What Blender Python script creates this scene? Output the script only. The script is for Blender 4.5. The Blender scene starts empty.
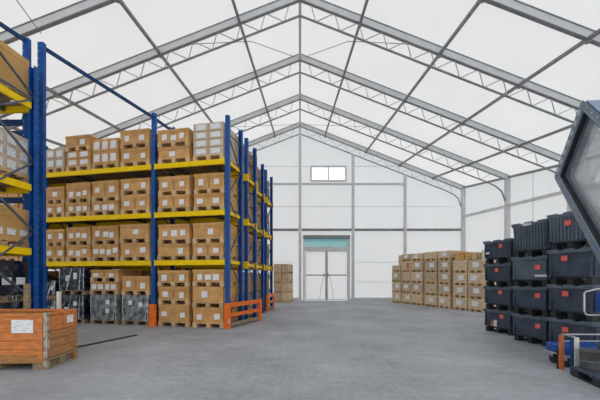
import bpy, bmesh, math, random
from mathutils import Vector, Matrix
random.seed(7)
C = bpy.context.scene.collection
F, H0, CAMZ = 340.0, 277.0, 1.4          # focal length in pixels, horizon row, eye height

# ------------------------------------------------------------------ materials
def new_mat(name):
    m = bpy.data.materials.new(name); m.use_nodes = True
    nt = m.node_tree
    for n in list(nt.nodes): nt.nodes.remove(n)
    return m, nt, nt.nodes.new('ShaderNodeOutputMaterial')

def pmat(name, col, col2=None, scale=6.0, rough=0.6, metal=0.0, bump=0.0, stretch=(1, 1, 1), var=0.0, lo=0.35, hi=0.65, detail=4, spec=0.5):
    m, nt, out = new_mat(name)
    b = nt.nodes.new('ShaderNodeBsdfPrincipled')
    b.inputs['Roughness'].default_value = rough
    b.inputs['Metallic'].default_value = metal
    b.inputs['Specular IOR Level'].default_value = spec
    tc = nt.nodes.new('ShaderNodeTexCoord'); mp = nt.nodes.new('ShaderNodeMapping')
    mp.inputs['Scale'].default_value = stretch
    nt.links.new(tc.outputs['Object'], mp.inputs['Vector'])
    nz = nt.nodes.new('ShaderNodeTexNoise'); nz.inputs['Scale'].default_value = scale; nz.inputs['Detail'].default_value = detail
    nt.links.new(mp.outputs['Vector'], nz.inputs['Vector'])
    cr = nt.nodes.new('ShaderNodeValToRGB')
    cr.color_ramp.elements[0].position = lo; cr.color_ramp.elements[1].position = hi
    cr.color_ramp.elements[0].color = (*col, 1); cr.color_ramp.elements[1].color = (*(col2 or col), 1)
    nt.links.new(nz.outputs['Fac'], cr.inputs['Fac'])
    src = cr.outputs['Color']
    if var:
        oi = nt.nodes.new('ShaderNodeObjectInfo'); mr = nt.nodes.new('ShaderNodeMapRange')
        mr.inputs['To Min'].default_value = 1 - var; mr.inputs['To Max'].default_value = 1 + var
        nt.links.new(oi.outputs['Random'], mr.inputs['Value'])
        hs = nt.nodes.new('ShaderNodeHueSaturation')
        nt.links.new(mr.outputs['Result'], hs.inputs['Value']); nt.links.new(src, hs.inputs['Color'])
        src = hs.outputs['Color']
    nt.links.new(src, b.inputs['Base Color'])
    if bump:
        bp = nt.nodes.new('ShaderNodeBump'); bp.inputs['Strength'].default_value = bump; bp.inputs['Distance'].default_value = 0.02
        nt.links.new(nz.outputs['Fac'], bp.inputs['Height']); nt.links.new(bp.outputs['Normal'], b.inputs['Normal'])
    nt.links.new(b.outputs['BSDF'], out.inputs['Surface'])
    return m

def membrane(name, col, trans, dcol, f=0.5, scale=0.6):
    m, nt, out = new_mat(name)
    t = nt.nodes.new('ShaderNodeBsdfTranslucent'); d = nt.nodes.new('ShaderNodeBsdfDiffuse'); mx = nt.nodes.new('ShaderNodeMixShader')
    tc = nt.nodes.new('ShaderNodeTexCoord'); nz = nt.nodes.new('ShaderNodeTexNoise'); nz.inputs['Scale'].default_value = scale; nz.inputs['Detail'].default_value = 5
    nt.links.new(tc.outputs['Object'], nz.inputs['Vector'])
    cr = nt.nodes.new('ShaderNodeValToRGB')
    cr.color_ramp.elements[0].position = 0.3; cr.color_ramp.elements[1].position = 0.7
    cr.color_ramp.elements[0].color = (*[c * trans * 0.95 for c in col], 1); cr.color_ramp.elements[1].color = (*[c * trans for c in col], 1)
    nt.links.new(nz.outputs['Fac'], cr.inputs['Fac']); nt.links.new(cr.outputs['Color'], t.inputs['Color'])
    d.inputs['Color'].default_value = (*dcol, 1)
    mx.inputs[0].default_value = f
    nt.links.new(t.outputs[0], mx.inputs[1]); nt.links.new(d.outputs[0], mx.inputs[2]); nt.links.new(mx.outputs[0], out.inputs['Surface'])
    return m

def glass(name, tint, gloss=0.12, dirt=0.0, dcol=(0.5, 0.5, 0.5), rough=0.05):
    m, nt, out = new_mat(name)
    t = nt.nodes.new('ShaderNodeBsdfTransparent'); t.inputs['Color'].default_value = (*tint, 1)
    g = nt.nodes.new('ShaderNodeBsdfGlossy'); g.inputs['Roughness'].default_value = rough
    mx = nt.nodes.new('ShaderNodeMixShader'); mx.inputs[0].default_value = gloss
    nt.links.new(t.outputs[0], mx.inputs[1]); nt.links.new(g.outputs[0], mx.inputs[2])
    last = mx.outputs[0]
    if dirt:
        d = nt.nodes.new('ShaderNodeBsdfDiffuse'); d.inputs['Color'].default_value = (*dcol, 1)
        tc = nt.nodes.new('ShaderNodeTexCoord'); nz = nt.nodes.new('ShaderNodeTexNoise'); nz.inputs['Scale'].default_value = 2.2; nz.inputs['Detail'].default_value = 6
        nt.links.new(tc.outputs['Object'], nz.inputs['Vector'])
        mr = nt.nodes.new('ShaderNodeMapRange'); mr.inputs['From Min'].default_value = 0.3; mr.inputs['From Max'].default_value = 0.7
        mr.inputs['To Min'].default_value = dirt * 0.5; mr.inputs['To Max'].default_value = dirt * 1.3
        nt.links.new(nz.outputs['Fac'], mr.inputs['Value'])
        m2 = nt.nodes.new('ShaderNodeMixShader'); nt.links.new(mr.outputs['Result'], m2.inputs[0])
        nt.links.new(last, m2.inputs[1]); nt.links.new(d.outputs[0], m2.inputs[2]); last = m2.outputs[0]
    nt.links.new(last, out.inputs['Surface'])
    return m

def floor_mat():
    m, nt, out = new_mat('grey_block_paving')
    N = nt.nodes.new; L = nt.links.new
    b = N('ShaderNodeBsdfPrincipled'); b.inputs['Roughness'].default_value = 0.62; b.inputs['Specular IOR Level'].default_value = 0.35
    tc = N('ShaderNodeTexCoord')
    bk = N('ShaderNodeTexBrick'); bk.inputs['Scale'].default_value = 1.0
    bk.inputs['Brick Width'].default_value = 0.24; bk.inputs['Row Height'].default_value = 0.12
    bk.inputs['Mortar Size'].default_value = 0.006; bk.inputs['Mortar Smooth'].default_value = 0.4
    bk.inputs['Color1'].default_value = (0.92, 0.92, 0.92, 1); bk.inputs['Color2'].default_value = (1.04, 1.04, 1.04, 1)
    bk.inputs['Mortar'].default_value = (0.74, 0.74, 0.75, 1); bk.offset = 0.5
    L(tc.outputs['Object'], bk.inputs['Vector'])
    n1 = N('ShaderNodeTexNoise'); n1.inputs['Scale'].default_value = 0.55; n1.inputs['Detail'].default_value = 8; n1.inputs['Roughness'].default_value = 0.62
    L(tc.outputs['Object'], n1.inputs['Vector'])
    cr = N('ShaderNodeValToRGB'); e = cr.color_ramp.elements
    e[0].position = 0.32; e[1].position = 0.7; e[0].color = (0.29, 0.308, 0.338, 1); e[1].color = (0.475, 0.495, 0.528, 1)
    L(n1.outputs['Fac'], cr.inputs['Fac'])
    n2 = N('ShaderNodeTexNoise'); n2.inputs['Scale'].default_value = 9; n2.inputs['Detail'].default_value = 6
    L(tc.outputs['Object'], n2.inputs['Vector'])
    mr = N('ShaderNodeMapRange'); mr.inputs['To Min'].default_value = 0.82; mr.inputs['To Max'].default_value = 1.18
    L(n2.outputs['Fac'], mr.inputs['Value'])
    x1 = N('ShaderNodeMix'); x1.data_type = 'RGBA'; x1.blend_type = 'MULTIPLY'; x1.inputs[0].default_value = 1
    L(cr.outputs['Color'], x1.inputs[6]); L(bk.outputs['Color'], x1.inputs[7])
    x2 = N('ShaderNodeVectorMath'); x2.operation = 'SCALE'
    L(x1.outputs[2], x2.inputs[0]); L(mr.outputs['Result'], x2.inputs['Scale'])
    L(x2.outputs['Vector'], b.inputs['Base Color'])
    bp = N('ShaderNodeBump'); bp.inputs['Strength'].default_value = 0.25; bp.inputs['Distance'].default_value = 0.006
    L(bk.outputs['Fac'], bp.inputs['Height']); bp.invert = True
    L(bp.outputs['Normal'], b.inputs['Normal']); L(b.outputs[0], out.inputs['Surface'])
    return m

def label_mat():
    m, nt, out = new_mat('printed_paper')
    N = nt.nodes.new; L = nt.links.new
    b = N('ShaderNodeBsdfPrincipled'); b.inputs['Roughness'].default_value = 0.7
    tc = N('ShaderNodeTexCoord'); mp = N('ShaderNodeMapping'); mp.inputs['Scale'].default_value = (14, 14, 40)
    nz = N('ShaderNodeTexNoise'); nz.inputs['Scale'].default_value = 1.0; nz.inputs['Detail'].default_value = 2
    L(tc.outputs['Object'], mp.inputs['Vector']); L(mp.outputs['Vector'], nz.inputs['Vector'])
    cr = N('ShaderNodeValToRGB'); e = cr.color_ramp.elements
    e[0].position = 0.36; e[1].position = 0.5; e[0].color = (0.58, 0.60, 0.64, 1); e[1].color = (0.86, 0.87, 0.88, 1)
    L(nz.outputs['Fac'], cr.inputs['Fac']); L(cr.outputs['Color'], b.inputs['Base Color']); L(b.outputs[0], out.inputs['Surface'])
    return m

M = {}
M['roof'] = membrane('roof_fabric', (1.0, 1.0, 1.0), 0.62, (0.8, 0.8, 0.8), 0.45)
M['wallfab'] = membrane('wall_fabric', (0.98, 0.99, 1.0), 0.58, (0.8, 0.81, 0.82), 0.5, 0.9)
M['floor'] = floor_mat()
M['alu'] = pmat('grey_aluminium', (0.60, 0.61, 0.62), (0.68, 0.69, 0.70), 3, 0.5, 0.0)
M['rail'] = pmat('grey_rail', (0.36, 0.365, 0.37), (0.42, 0.425, 0.43), 3, 0.5, 0.0)
M['steel'] = pmat('grey_steel', (0.20, 0.205, 0.21), (0.27, 0.275, 0.28), 4, 0.5, 0.0)
M['seam'] = pmat('seam_tape', (0.62, 0.63, 0.65), (0.68, 0.69, 0.71), 4, 0.7)
M['blue'] = pmat('blue_paint', (0.003, 0.068, 0.30), (0.005, 0.10, 0.40), 5, 0.45, spec=0.3)
M['navy'] = pmat('dark_blue_paint', (0.004, 0.04, 0.14), (0.008, 0.06, 0.20), 5, 0.5, spec=0.3)
M['bluedark'] = pmat('galvanised_brace', (0.10, 0.12, 0.16), (0.16, 0.18, 0.22), 8, 0.4, 0.6)
M['yellow'] = pmat('yellow_paint', (0.93, 0.60, 0.002), (0.98, 0.68, 0.005), 5, 0.5, spec=0.2)
M['orange'] = pmat('orange_paint', (0.85, 0.15, 0.02), (0.92, 0.21, 0.03), 6, 0.5, spec=0.25)
M['hole'] = pmat('punched_slot', (0.30, 0.40, 0.60), None, 5, 0.8)  # pale colour stands in for light showing through the slots
M['card'] = pmat('brown_cardboard', (0.53, 0.285, 0.105), (0.68, 0.39, 0.155), 4, 0.8, 0, 0.05, (1, 1, 1), 0.12, spec=0.15)
M['card2'] = pmat('pale_cardboard', (0.56, 0.44, 0.32), (0.66, 0.55, 0.42), 6, 0.8, 0, 0.05, (1, 1, 1), 0.1)
M['cardbig'] = pmat('tan_cardboard', (0.62, 0.36, 0.13), (0.70, 0.42, 0.17), 3, 0.75, 0, 0.03, spec=0.15)
M['tape'] = pmat('brown_tape', (0.36, 0.19, 0.08), (0.42, 0.23, 0.10), 5, 0.5)
M['pallet'] = pmat('pale_pallet_wood', (0.52, 0.32, 0.15), (0.74, 0.52, 0.28), 7, 0.85, 0, 0.2, (1, 6, 6), 0.18)
M['oldwood'] = pmat('weathered_wood', (0.20, 0.15, 0.09), (0.38, 0.28, 0.17), 9, 0.9, 0, 0.3, (1, 6, 6))
M['cratewood'] = pmat('pale_crate_boards', (0.50, 0.36, 0.225), (0.76, 0.62, 0.44), 5, 0.85, 0, 0.2, (1, 1, 5), 0.16)
M['crateold'] = pmat('worn_orange_boards', (0.40, 0.135, 0.045), (0.72, 0.235, 0.055), 6, 0.75, 0, 0.25, (1, 1, 5), 0.06, 0.3, 0.6, 8)
M['crateraw'] = pmat('scraped_boards', (0.27, 0.15, 0.06), (0.50, 0.22, 0.07), 7, 0.85, 0, 0.3, (1, 1, 6), 0.1, 0.35, 0.6, 8)
M['crateedge'] = pmat('scraped_corner_steel', (0.26, 0.16, 0.09), (0.50, 0.46, 0.38), 9, 0.6, 0.2, 0.2, (1, 1, 1), 0, 0.4, 0.55, 8)
M['plastic'] = pmat('blue_grey_plastic', (0.030, 0.046, 0.072), (0.060, 0.083, 0.118), 3, 0.42, 0, 0.05, (1, 1, 1), 0.12)
M['plasticlt'] = pmat('worn_grey_plastic', (0.075, 0.100, 0.135), (0.120, 0.150, 0.190), 3, 0.5, 0, 0.05, (1, 1, 1), 0.08)
M['plasticblk'] = pmat('black_plastic', (0.012, 0.015, 0.022), (0.022, 0.026, 0.034), 4, 0.5)
M['redlabel'] = pmat('red_label', (0.80, 0.10, 0.07), (0.74, 0.17, 0.14), 30, 0.6)
M['whitelabel'] = pmat('white_sticker', (0.70, 0.71, 0.72), (0.55, 0.56, 0.58), 40, 0.6)
M['paper'] = label_mat()
M['film'] = pmat('dark_stretch_film', (0.007, 0.014, 0.032), (0.20, 0.24, 0.30), 4.5, 0.22, 0, 0.7, (1.4, 1, 1), 0.05, 0.50, 0.78, 5)  # pale noise in both films paints wrinkle glints into the colour
M['filmgrey'] = pmat('grey_stretch_film', (0.07, 0.08, 0.09), (0.42, 0.43, 0.42), 4.5, 0.2, 0, 0.9, (1.5, 1, 1), 0.05, 0.38, 0.72, 7)
M['bluegrey'] = pmat('blue_grey_enamel', (0.15, 0.23, 0.35), (0.18, 0.265, 0.39), 3, 0.35)
M['bluegreydk'] = pmat('dark_blue_grey_enamel', (0.075, 0.11, 0.155), (0.12, 0.155, 0.205), 6, 0.4)
M['vent'] = pmat('pale_vent_grille', (0.34, 0.38, 0.43), (0.42, 0.46, 0.50), 20, 0.6)
M['glint'] = pmat('painted_film_glint', (0.25, 0.28, 0.32), (0.80, 0.82, 0.84), 14, 0.2, 0, 0.5, (1, 1, 1), 0, 0.4, 0.62)  # pale colour for painted glints on the stretch film
M['rubber'] = pmat('black_rubber', (0.010, 0.011, 0.014), None, 5, 0.6)
M['silver'] = pmat('silver_steel', (0.50, 0.51, 0.52), (0.62, 0.63, 0.64), 5, 0.3, 0.6)
M['white'] = pmat('cream_paint', (0.66, 0.63, 0.54), (0.76, 0.73, 0.65), 8, 0.5)
M['rust'] = pmat('rust_orange_paint', (0.46, 0.13, 0.035), (0.56, 0.18, 0.05), 8, 0.55)
M['brightblue'] = pmat('bright_blue_paint', (0.005, 0.06, 0.30), (0.008, 0.085, 0.38), 6, 0.5)
M['greybin'] = pmat('grey_drum_plastic', (0.07, 0.072, 0.072), (0.13, 0.132, 0.13), 4, 0.6)
M['winglass'] = glass('clear_glass', (0.97, 0.98, 0.98), 0.08)
M['tealglass'] = glass('teal_glass', (0.19, 0.40, 0.405), 0.14)
M['cabglass'] = glass('dusty_cab_glass', (0.80, 0.83, 0.86), 0.25, 0.42, (0.50, 0.51, 0.52), 0.04)

# ------------------------------------------------------------------ mesh helpers
class MB:
    def __init__(s): s.v = []; s.f = []
    def hexa(s, p):          # 8 points: bottom ring 0-3, top ring 4-7
        n = len(s.v); s.v += [tuple(q) for q in p]
        for q in ((3, 2, 1, 0), (4, 5, 6, 7), (0, 1, 5, 4), (1, 2, 6, 5), (2, 3, 7, 6), (3, 0, 4, 7)):
            s.f.append(tuple(n + i for i in q))
        return s
    def box(s, x0, x1, y0, y1, z0, z1):
        return s.hexa([(x0, y0, z0), (x1, y0, z0), (x1, y1, z0), (x0, y1, z0), (x0, y0, z1), (x1, y0, z1), (x1, y1, z1), (x0, y1, z1)])
    def taper(s, x0, x1, y0, y1, z0, z1, i):   # box whose foot is inset by i
        return s.hexa([(x0+i, y0+i, z0), (x1-i, y0+i, z0), (x1-i, y1-i, z0), (x0+i, y1-i, z0), (x0, y0, z1), (x1, y0, z1), (x1, y1, z1), (x0, y1, z1)])
    def bar(s, a, b, w, h, up=(0, 0, 1)):
        a = Vector(a); b = Vector(b); d = (b - a).normalized(); u = Vector(up)
        if abs(d.dot(u)) > 0.98: u = Vector((0, 1, 0))
        r = d.cross(u).normalized() * w / 2; t = r.cross(d).normalized() * h / 2
        return s.hexa([a - r - t, a + r - t, b + r - t, b - r - t, a - r + t, a + r + t, b + r + t, b - r + t])
    def tube(s, pts, r, n=8):
        pts = [Vector(p) for p in pts]; base = len(s.v)
        for i, p in enumerate(pts):
            d = (pts[min(i+1, len(pts)-1)] - pts[max(i-1, 0)]).normalized()
            u = Vector((0, 0, 1)) if abs(d.z) < 0.95 else Vector((0, 1, 0))
            a = d.cross(u).normalized(); b = d.cross(a).normalized()
            for k in range(n):
                t = 2 * math.pi * k / n
                s.v.append(tuple(p + a * (r * math.cos(t)) + b * (r * math.sin(t))))
        for i in range(len(pts) - 1):
            for k in range(n):
                k2 = (k + 1) % n
                s.f.append((base+i*n+k, base+i*n+k2, base+(i+1)*n+k2, base+(i+1)*n+k))
        s.f.append(tuple(base + k for k in range(n))); s.f.append(tuple(base + (len(pts)-1)*n + k for k in range(n)))
        return s
    def lathe(s, prof, cx, cy, n=24):
        base = len(s.v)
        for r, z in prof:
            for k in range(n):
                t = 2 * math.pi * k / n; s.v.append((cx + r * math.cos(t), cy + r * math.sin(t), z))
        for i in range(len(prof) - 1):
            for k in range(n):
                k2 = (k + 1) % n
                s.f.append((base+i*n+k, base+i*n+k2, base+(i+1)*n+k2, base+(i+1)*n+k))
        s.f.append(tuple(base + k for k in range(n))); s.f.append(tuple(base + (len(prof)-1)*n + k for k in range(n)))
        return s
    def quad(s, *p):
        n = len(s.v); s.v += [tuple(q) for q in p]; s.f.append(tuple(range(n, n + len(p)))); return s
    def mesh(s, name, mat, bevel=0, smooth=False):
        me = bpy.data.meshes.new(name); me.from_pydata(s.v, [], s.f); me.materials.append(mat)
        bm = bmesh.new(); bm.from_mesh(me)
        bmesh.ops.recalc_face_normals(bm, faces=bm.faces[:])
        if bevel:
            bmesh.ops.bevel(bm, geom=bm.edges[:], offset=bevel, segments=1, affect='EDGES')
        if smooth:
            for f in bm.faces: f.smooth = len(f.verts) == 4
        bm.to_mesh(me); bm.free(); return me
    def build(s, name, mat, parent=None, bevel=0, smooth=False, loc=None):
        o = bpy.data.objects.new(name, s.mesh(name, mat, bevel, smooth)); C.objects.link(o)
        if parent: o.parent = parent
        if loc: o.location = loc
        return o

def pattern(o, mb, mat):     # marks that belong to the surface of o: same mesh, second material
    me = o.data; me.materials.append(mat); bm = bmesh.new(); bm.from_mesh(me)
    vs = [bm.verts.new(v) for v in mb.v]
    for f in mb.f: bm.faces.new([vs[i] for i in f]).material_index = 1
    bmesh.ops.recalc_face_normals(bm, faces=bm.faces[:]); bm.to_mesh(me); bm.free()
def thing(name, label, cat, loc=(0, 0, 0), rz=0.0, group=None, kind=None):
    o = bpy.data.objects.new(name, None); C.objects.link(o); o.empty_display_size = 0.1
    o.location = loc; o.rotation_euler = (0, 0, rz)
    if label: o['label'] = label
    if cat: o['category'] = cat
    if group: o['group'] = group
    if kind: o['kind'] = kind
    return o
def tag(o, label, cat, group=None):
    o['label'] = label; o['category'] = cat
    if group: o['group'] = group
    return o
def struct(o): o['kind'] = 'structure'; return o
def inst(name, me, parent, loc=(0, 0, 0)):
    o = bpy.data.objects.new(name, me); C.objects.link(o); o.parent = parent; o.location = loc; return o

# ------------------------------------------------------------------ the hall
YB = 20.5; YN = -5.0
FR = [20.3, 17.2, 14.1, 11.05, 8.75, 6.2, 3.2, 0.2, -2.6, -4.9]
def hw(y): return 9.85 + 0.242 * (20.3 - y)
def zr(x): return 10.66 - 0.39 * abs(x)
fl = MB().quad((-hw(YN), YN, 0), (hw(YN), YN, 0), (hw(YB), YB, 0), (-hw(YB), YB, 0))
struct(fl.build('floor', M['floor']))
# flush paver strip in the floor
fs = MB()
for xx in (1.17, 1.36): fs.box(xx, xx + 0.014, 0.5, 11.5, 0.0, 0.0015)
struct(fs.build('trim_1', M['rail']))

roof = MB()
for sgn in (-1, 1):
    h0, h1 = hw(YN), hw(YB)
    roof.quad((0, YN, zr(0)), (sgn*h0, YN, zr(h0)), (sgn*h1, YB, zr(h1)), (0, YB, zr(0)))
struct(roof.build('ceiling', M['roof']))
for sgn, nm in ((-1, 'wall_left'), (1, 'wall_right')):
    w = MB().quad((sgn*hw(YN), YN, 0), (sgn*hw(YB), YB, 0), (sgn*hw(YB), YB, zr(hw(YB))), (sgn*hw(YN), YN, zr(hw(YN))))
    struct(w.build(nm, M['wallfab']))
fw = MB(); GX, GZ = 9.0, 6.2     # gate opening added behind the viewer to light the loads frontally
for x0, x1, z0 in ((-hw(YN), -GX, 0), (-GX, 0, GZ), (0, GX, GZ), (GX, hw(YN), 0)):
    fw.quad((x0, YN, z0), (x1, YN, z0), (x1, YN, zr(x1)), (x0, YN, zr(x0)))
struct(fw.build('wall_front', M['wallfab']))
bw = MB(); HB = hw(YB)
DX0, DX1, DZ = 0.20, 2.99, 3.82
WX0, WX1, WZ0, WZ1 = 0.70, 2.72, 7.22, 8.02
def strip(x0, x1, holes):
    z = 0
    for a, b in holes:
        if a > z: bw.quad((x0, YB, z), (x1, YB, z), (x1, YB, a), (x0, YB, a))
        z = b
    bw.quad((x0, YB, z), (x1, YB, z), (x1, YB, zr(x1)), (x0, YB, zr(x0)))
strip(-HB, 0, []); strip(0, DX0, []); strip(DX0, WX0, [(0, DZ)]); strip(WX0, WX1, [(0, DZ), (WZ0, WZ1)]); strip(WX1, DX1, [(0, DZ)]); strip(DX1, HB, [])
struct(bw.build('wall_back', M['wallfab']))

# roof trusses: each frame is one thing with chords, web and columns
ORD = {0: 'against the back wall', 1: 'second from the back wall', 2: 'third from the back wall', 3: 'fourth from the back wall', 4: 'nearest visible overhead'}
for i, y in enumerate(FR):
    W = hw(y); T = 0.25; G = 0.52 if i else 0.46
    t = thing('roof_truss', None, None, (0, y, 0), kind='structure')
    for sgn in (-1, 1):
        n = Vector((0.39, 0, 1)).normalized()
        a = Vector((0, 0, zr(0) - 0.02)); b = Vector((sgn*(W-0.02), 0, zr(W-0.02) - 0.02))
        top = MB(); top.hexa([(a.x, -.035, a.z-T), (b.x, -.035, b.z-T), (b.x, .035, b.z-T), (a.x, .035, a.z-T), (a.x, -.035, a.z), (b.x, -.035, b.z), (b.x, .035, b.z), (a.x, .035, a.z)])
        top.build('top_chord', M['alu'], t)
        for zz in (0.0, -T):
            lp = MB(); lp.hexa([(a.x, -.055, a.z+zz-.015), (b.x, -.055, b.z+zz-.015), (b.x, .055, b.z+zz-.015), (a.x, .055, a.z+zz-.015), (a.x, -.055, a.z+zz+.012), (b.x, -.055, b.z+zz+.012), (b.x, .055, b.z+zz+.012), (a.x, .055, a.z+zz+.012)])
            lp.build('chord_flange', M['steel'], t)  # darker than the chord: shade of its backlit edges put into the colour
        xe = W - 1.15; low = MB()
        pts = [Vector((0, 0, zr(0)-T-G)), Vector((sgn*xe, 0, zr(xe)-T-G)), Vector((sgn*(W-.7), 0, zr(W-.7)-T-G-0.04)), Vector((sgn*(W-.4), 0, zr(W-.4)-T-G-0.17)), Vector((sgn*(W-.23), 0, zr(W)-T-G-0.5))]
        for p, q in zip(pts[:-1], pts[1:]): low.bar(p, q, 0.05, 0.05)
        if i != 4: low.build('bottom_chord', M['steel'], t)
        web = MB(); x = 0.35
        while x < W - 0.9:
            pt = Vector((sgn*x, 0, zr(x)-T)); x2 = x + 0.16; pb = Vector((sgn*x2, 0, zr(x2)-T-G)); x3 = x + 0.78; pn = Vector((sgn*x3, 0, zr(x3)-T))
            web.bar(pt, pb, 0.022, 0.022, (0, 1, 0))
            if x3 < W - 0.3: web.bar(pb, pn, 0.022, 0.022, (0, 1, 0))
            x = x3
        if i != 4: web.build('web_bracing', M['rail'], t)
        MB().box(sgn*(W-.11)-.1, sgn*(W-.11)+.1, -.1, .1, 0, zr(W)-.05).build('column', M['alu'], t)
        MB().box(sgn*(W-.13)-.16, sgn*(W-.13)+.13, -.16, .16, 0, .03).build('base_plate', M['steel'], t)
# purlins
def pl(x0, k, name='purlin'):
    m = MB(); s = 1 if x0 > 0 else -1
    def P(y):
        x = x0 + s * k * (20.3 - y); return Vector((x, y, zr(x) - 0.24))
    m.bar(P(YN + .05), P(YB - .05), 0.07, 0.09)
    o = m.build(name, M['steel']); o['kind'] = 'structure'
    for y in FR:
        p = P(y); MB().box(p.x-.05, p.x+.05, p.y-.06, p.y+.06, p.z-.1, p.z-.055).build('purlin_bracket', M['steel'], o)
for x0, k in ((1.49, .05), (3.94, .065), (5.97, .125), (7.95, .19), (-1.49, .05), (-3.94, .065), (-6.6, .14), (-8.3, .19)): pl(x0, k)
for s in (-1, 1):
    m = MB(); m.bar((s*(hw(YN)-.12), YN+.05, zr(hw(YN))-.1), (s*(hw(YB)-.12), YB-.05, zr(hw(YB))-.1), .1, .1)
    struct(m.build('eaves_beam', M['steel']))
    zg = 5.0
    for a, b in zip(FR[1:], FR[:-1]):
        m = MB(); m.bar((s*(hw(a)-.1), a+.1, zg), (s*(hw(b)-.1), b-.1, zg), .09, .14); struct(m.build('wall_rail', M['alu']))
    for yy in (15.9,):
        m = MB(); m.bar((s*(hw(yy)-.02), yy, 0.05), (s*(hw(yy)-.02), yy, zr(hw(yy))-.1), .02, .02); struct(m.build('wall_seam', M['seam']))
    m = MB(); m.bar((s*(hw(YN)-.03), YN, .06), (s*(hw(YB)-.03), YB, .06), .05, .12)
    o = m.build('baseboard_right' if s > 0 else 'baseboard_left', M['alu']); struct(o)
# ridge beam and roof cables
m = MB(); m.bar((0, YN+.05, zr(0)-.16), (0, YB-.05, zr(0)-.16), .10, .14); struct(m.build('ridge_beam', M['alu']))
def rc(x, y, d=.12): return Vector((x, y, zr(x)-d))
for a, b in (((0.2, 14.0), (1.75, 12.2)), ((1.75, 12.2), (4.0, 11.1)), ((0.2, 20.2), (3.9, 17.3))):
    for s in (-1, 1):
        m = MB(); m.tube([rc(s*a[0], a[1]), rc(s*b[0], b[1])], .012, 5); struct(m.build('bracing_cable', M['steel']))
m = MB(); m.tube([rc(-6.7, 8.8, .35), rc(-6.0, 5.0, .35)], .012, 5); struct(m.build('bracing_cable', M['steel']))
# gable: posts, rails, seams
YG = YB - 0.16
def X(px, y=YG): return (px-300)/F*y
def Z(py, y=YG): return CAMZ + (H0-py)/F*y
for px in (300, 353, 405, 247, 195):
    x = X(px); m = MB().box(x-.08, x+.08, YG-.07, YG+.07, 0, zr(x)-.72 if px != 300 else zr(x)-.3); struct(m.build('gable_post', M['alu']))
for x0, x1 in ((-HB+.2, -3.25), (-3.1, -.09), (.09, 3.09), (3.25, 6.2), (6.36, HB-.2)):
    m = MB().box(x0, x1, YG-.04, YG+.05, Z(231.0), Z(228.6)); struct(m.build('gable_rail', M['steel']))
for x0, x1 in ((-6.2, -3.25), (-3.1, -.09), (.09, 3.09), (3.25, 6.2)):
    m = MB().box(x0, x1, YG-.04, YG+.05, Z(185.1), Z(183)); struct(m.build('gable_rail', M['alu']))
for py in (165.5, 206, 262, 282):
    for x0, x1 in ((-9, -.1), (.1, .64), (3.2, 9)) if py != 206 else ((-9, -.1), (.1, 9)):
        m = MB().box(x0, x1, YB-.03, YB-.012, Z(py)-.012, Z(py)+.012); struct(m.build('wall_seam', M['seam']))
struct(MB().box(3.05, HB-.1, YB-.06, YB-.01, 0, .16).build('baseboard_back', M['alu']))
struct(MB().box(-HB+.1, -.1, YB-.06, YB-.01, 0, .16).build('baseboard_back', M['alu']))
# window
wn = thing('window_1', None, None, ((WX0+WX1)/2, YB, WZ0), kind='structure'); hx = (WX1-WX0)/2; hz = WZ1-WZ0
m = MB(); b = .075
m.box(-hx-b, hx+b, -.08, .04, -b, .02); m.box(-hx-b, hx+b, -.08, .04, hz-.02, hz+b); m.box(-hx-b, -hx+.02, -.08, .04, .02, hz-.02); m.box(hx-.02, hx+b, -.08, .04, .02, hz-.02); m.box(-.05, .03, -.08, .04, .02, hz-.02)
m.build('window_frame', M['alu'], wn)
for a, c in ((-hx+.02, -.05), (.03, hx-.02)): MB().box(a, c, -.02, -.012, .02, hz-.02).build('pane', M['winglass'], wn)
# double door with transom
dn = thing('door_1', None, None, ((DX0+DX1)/2, YB, 0), kind='structure'); hx = (DX1-DX0)/2
m = MB()
m.box(-hx, -hx+.10, -.14, .06, 0, DZ); m.box(hx-.10, hx, -.14, .06, 0, DZ); m.box(-hx+.1, hx-.1, -.14, .06, 2.99, 3.20)
m.build('door_frame', M['alu'], dn)
MB().box(-.04, .04, -.10, -.03, 0, 2.99).build('centre_post', M['rail'], dn)
MB().box(-hx, hx, -.2, .04, 3.70, 3.90).build('roller_box', M['steel'], dn)
MB().box(-hx+.1, hx-.1, -.03, -.02, 3.20, 3.70).build('transom_pane', M['tealglass'], dn)
for s in (-1, 1):
    x0, x1 = (-hx+.11, -.03) if s < 0 else (.03, hx-.11)
    lf = MB().quad((x0, -.055, .03), (x1, -.055, .03), (x1, -.055, 2.97), (x0, -.055, 2.97)).build('door_leaf', M['wallfab'], dn)
    m = MB(); w = .05
    m.box(x0, x0+w, -.09, -.045, .02, 2.98); m.box(x1-w, x1, -.09, -.045, .02, 2.98); m.box(x0+w, x1-w, -.09, -.045, 2.93, 2.98); m.box(x0+w, x1-w, -.09, -.045, .02, .08); m.box(x0+w, x1-w, -.055, -.05, 1.49, 1.54)
    m.build('leaf_frame', M['alu'], lf)
    m = MB(); hxx = s*.12; m.box(hxx-.07, hxx+.07, -.14, -.09, 1.48, 1.56); m.box(hxx-.05, hxx-.03, -.16, -.09, 1.40, 1.64); m.build('handle', M['steel'], lf)
    m = MB(); m.tube([(s*.2, -.1, 1.45), (s*.3, -.1, .9), (s*.42, -.1, .08)], .012, 5); m.build('bolt_rod', M['steel'], lf)

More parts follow.
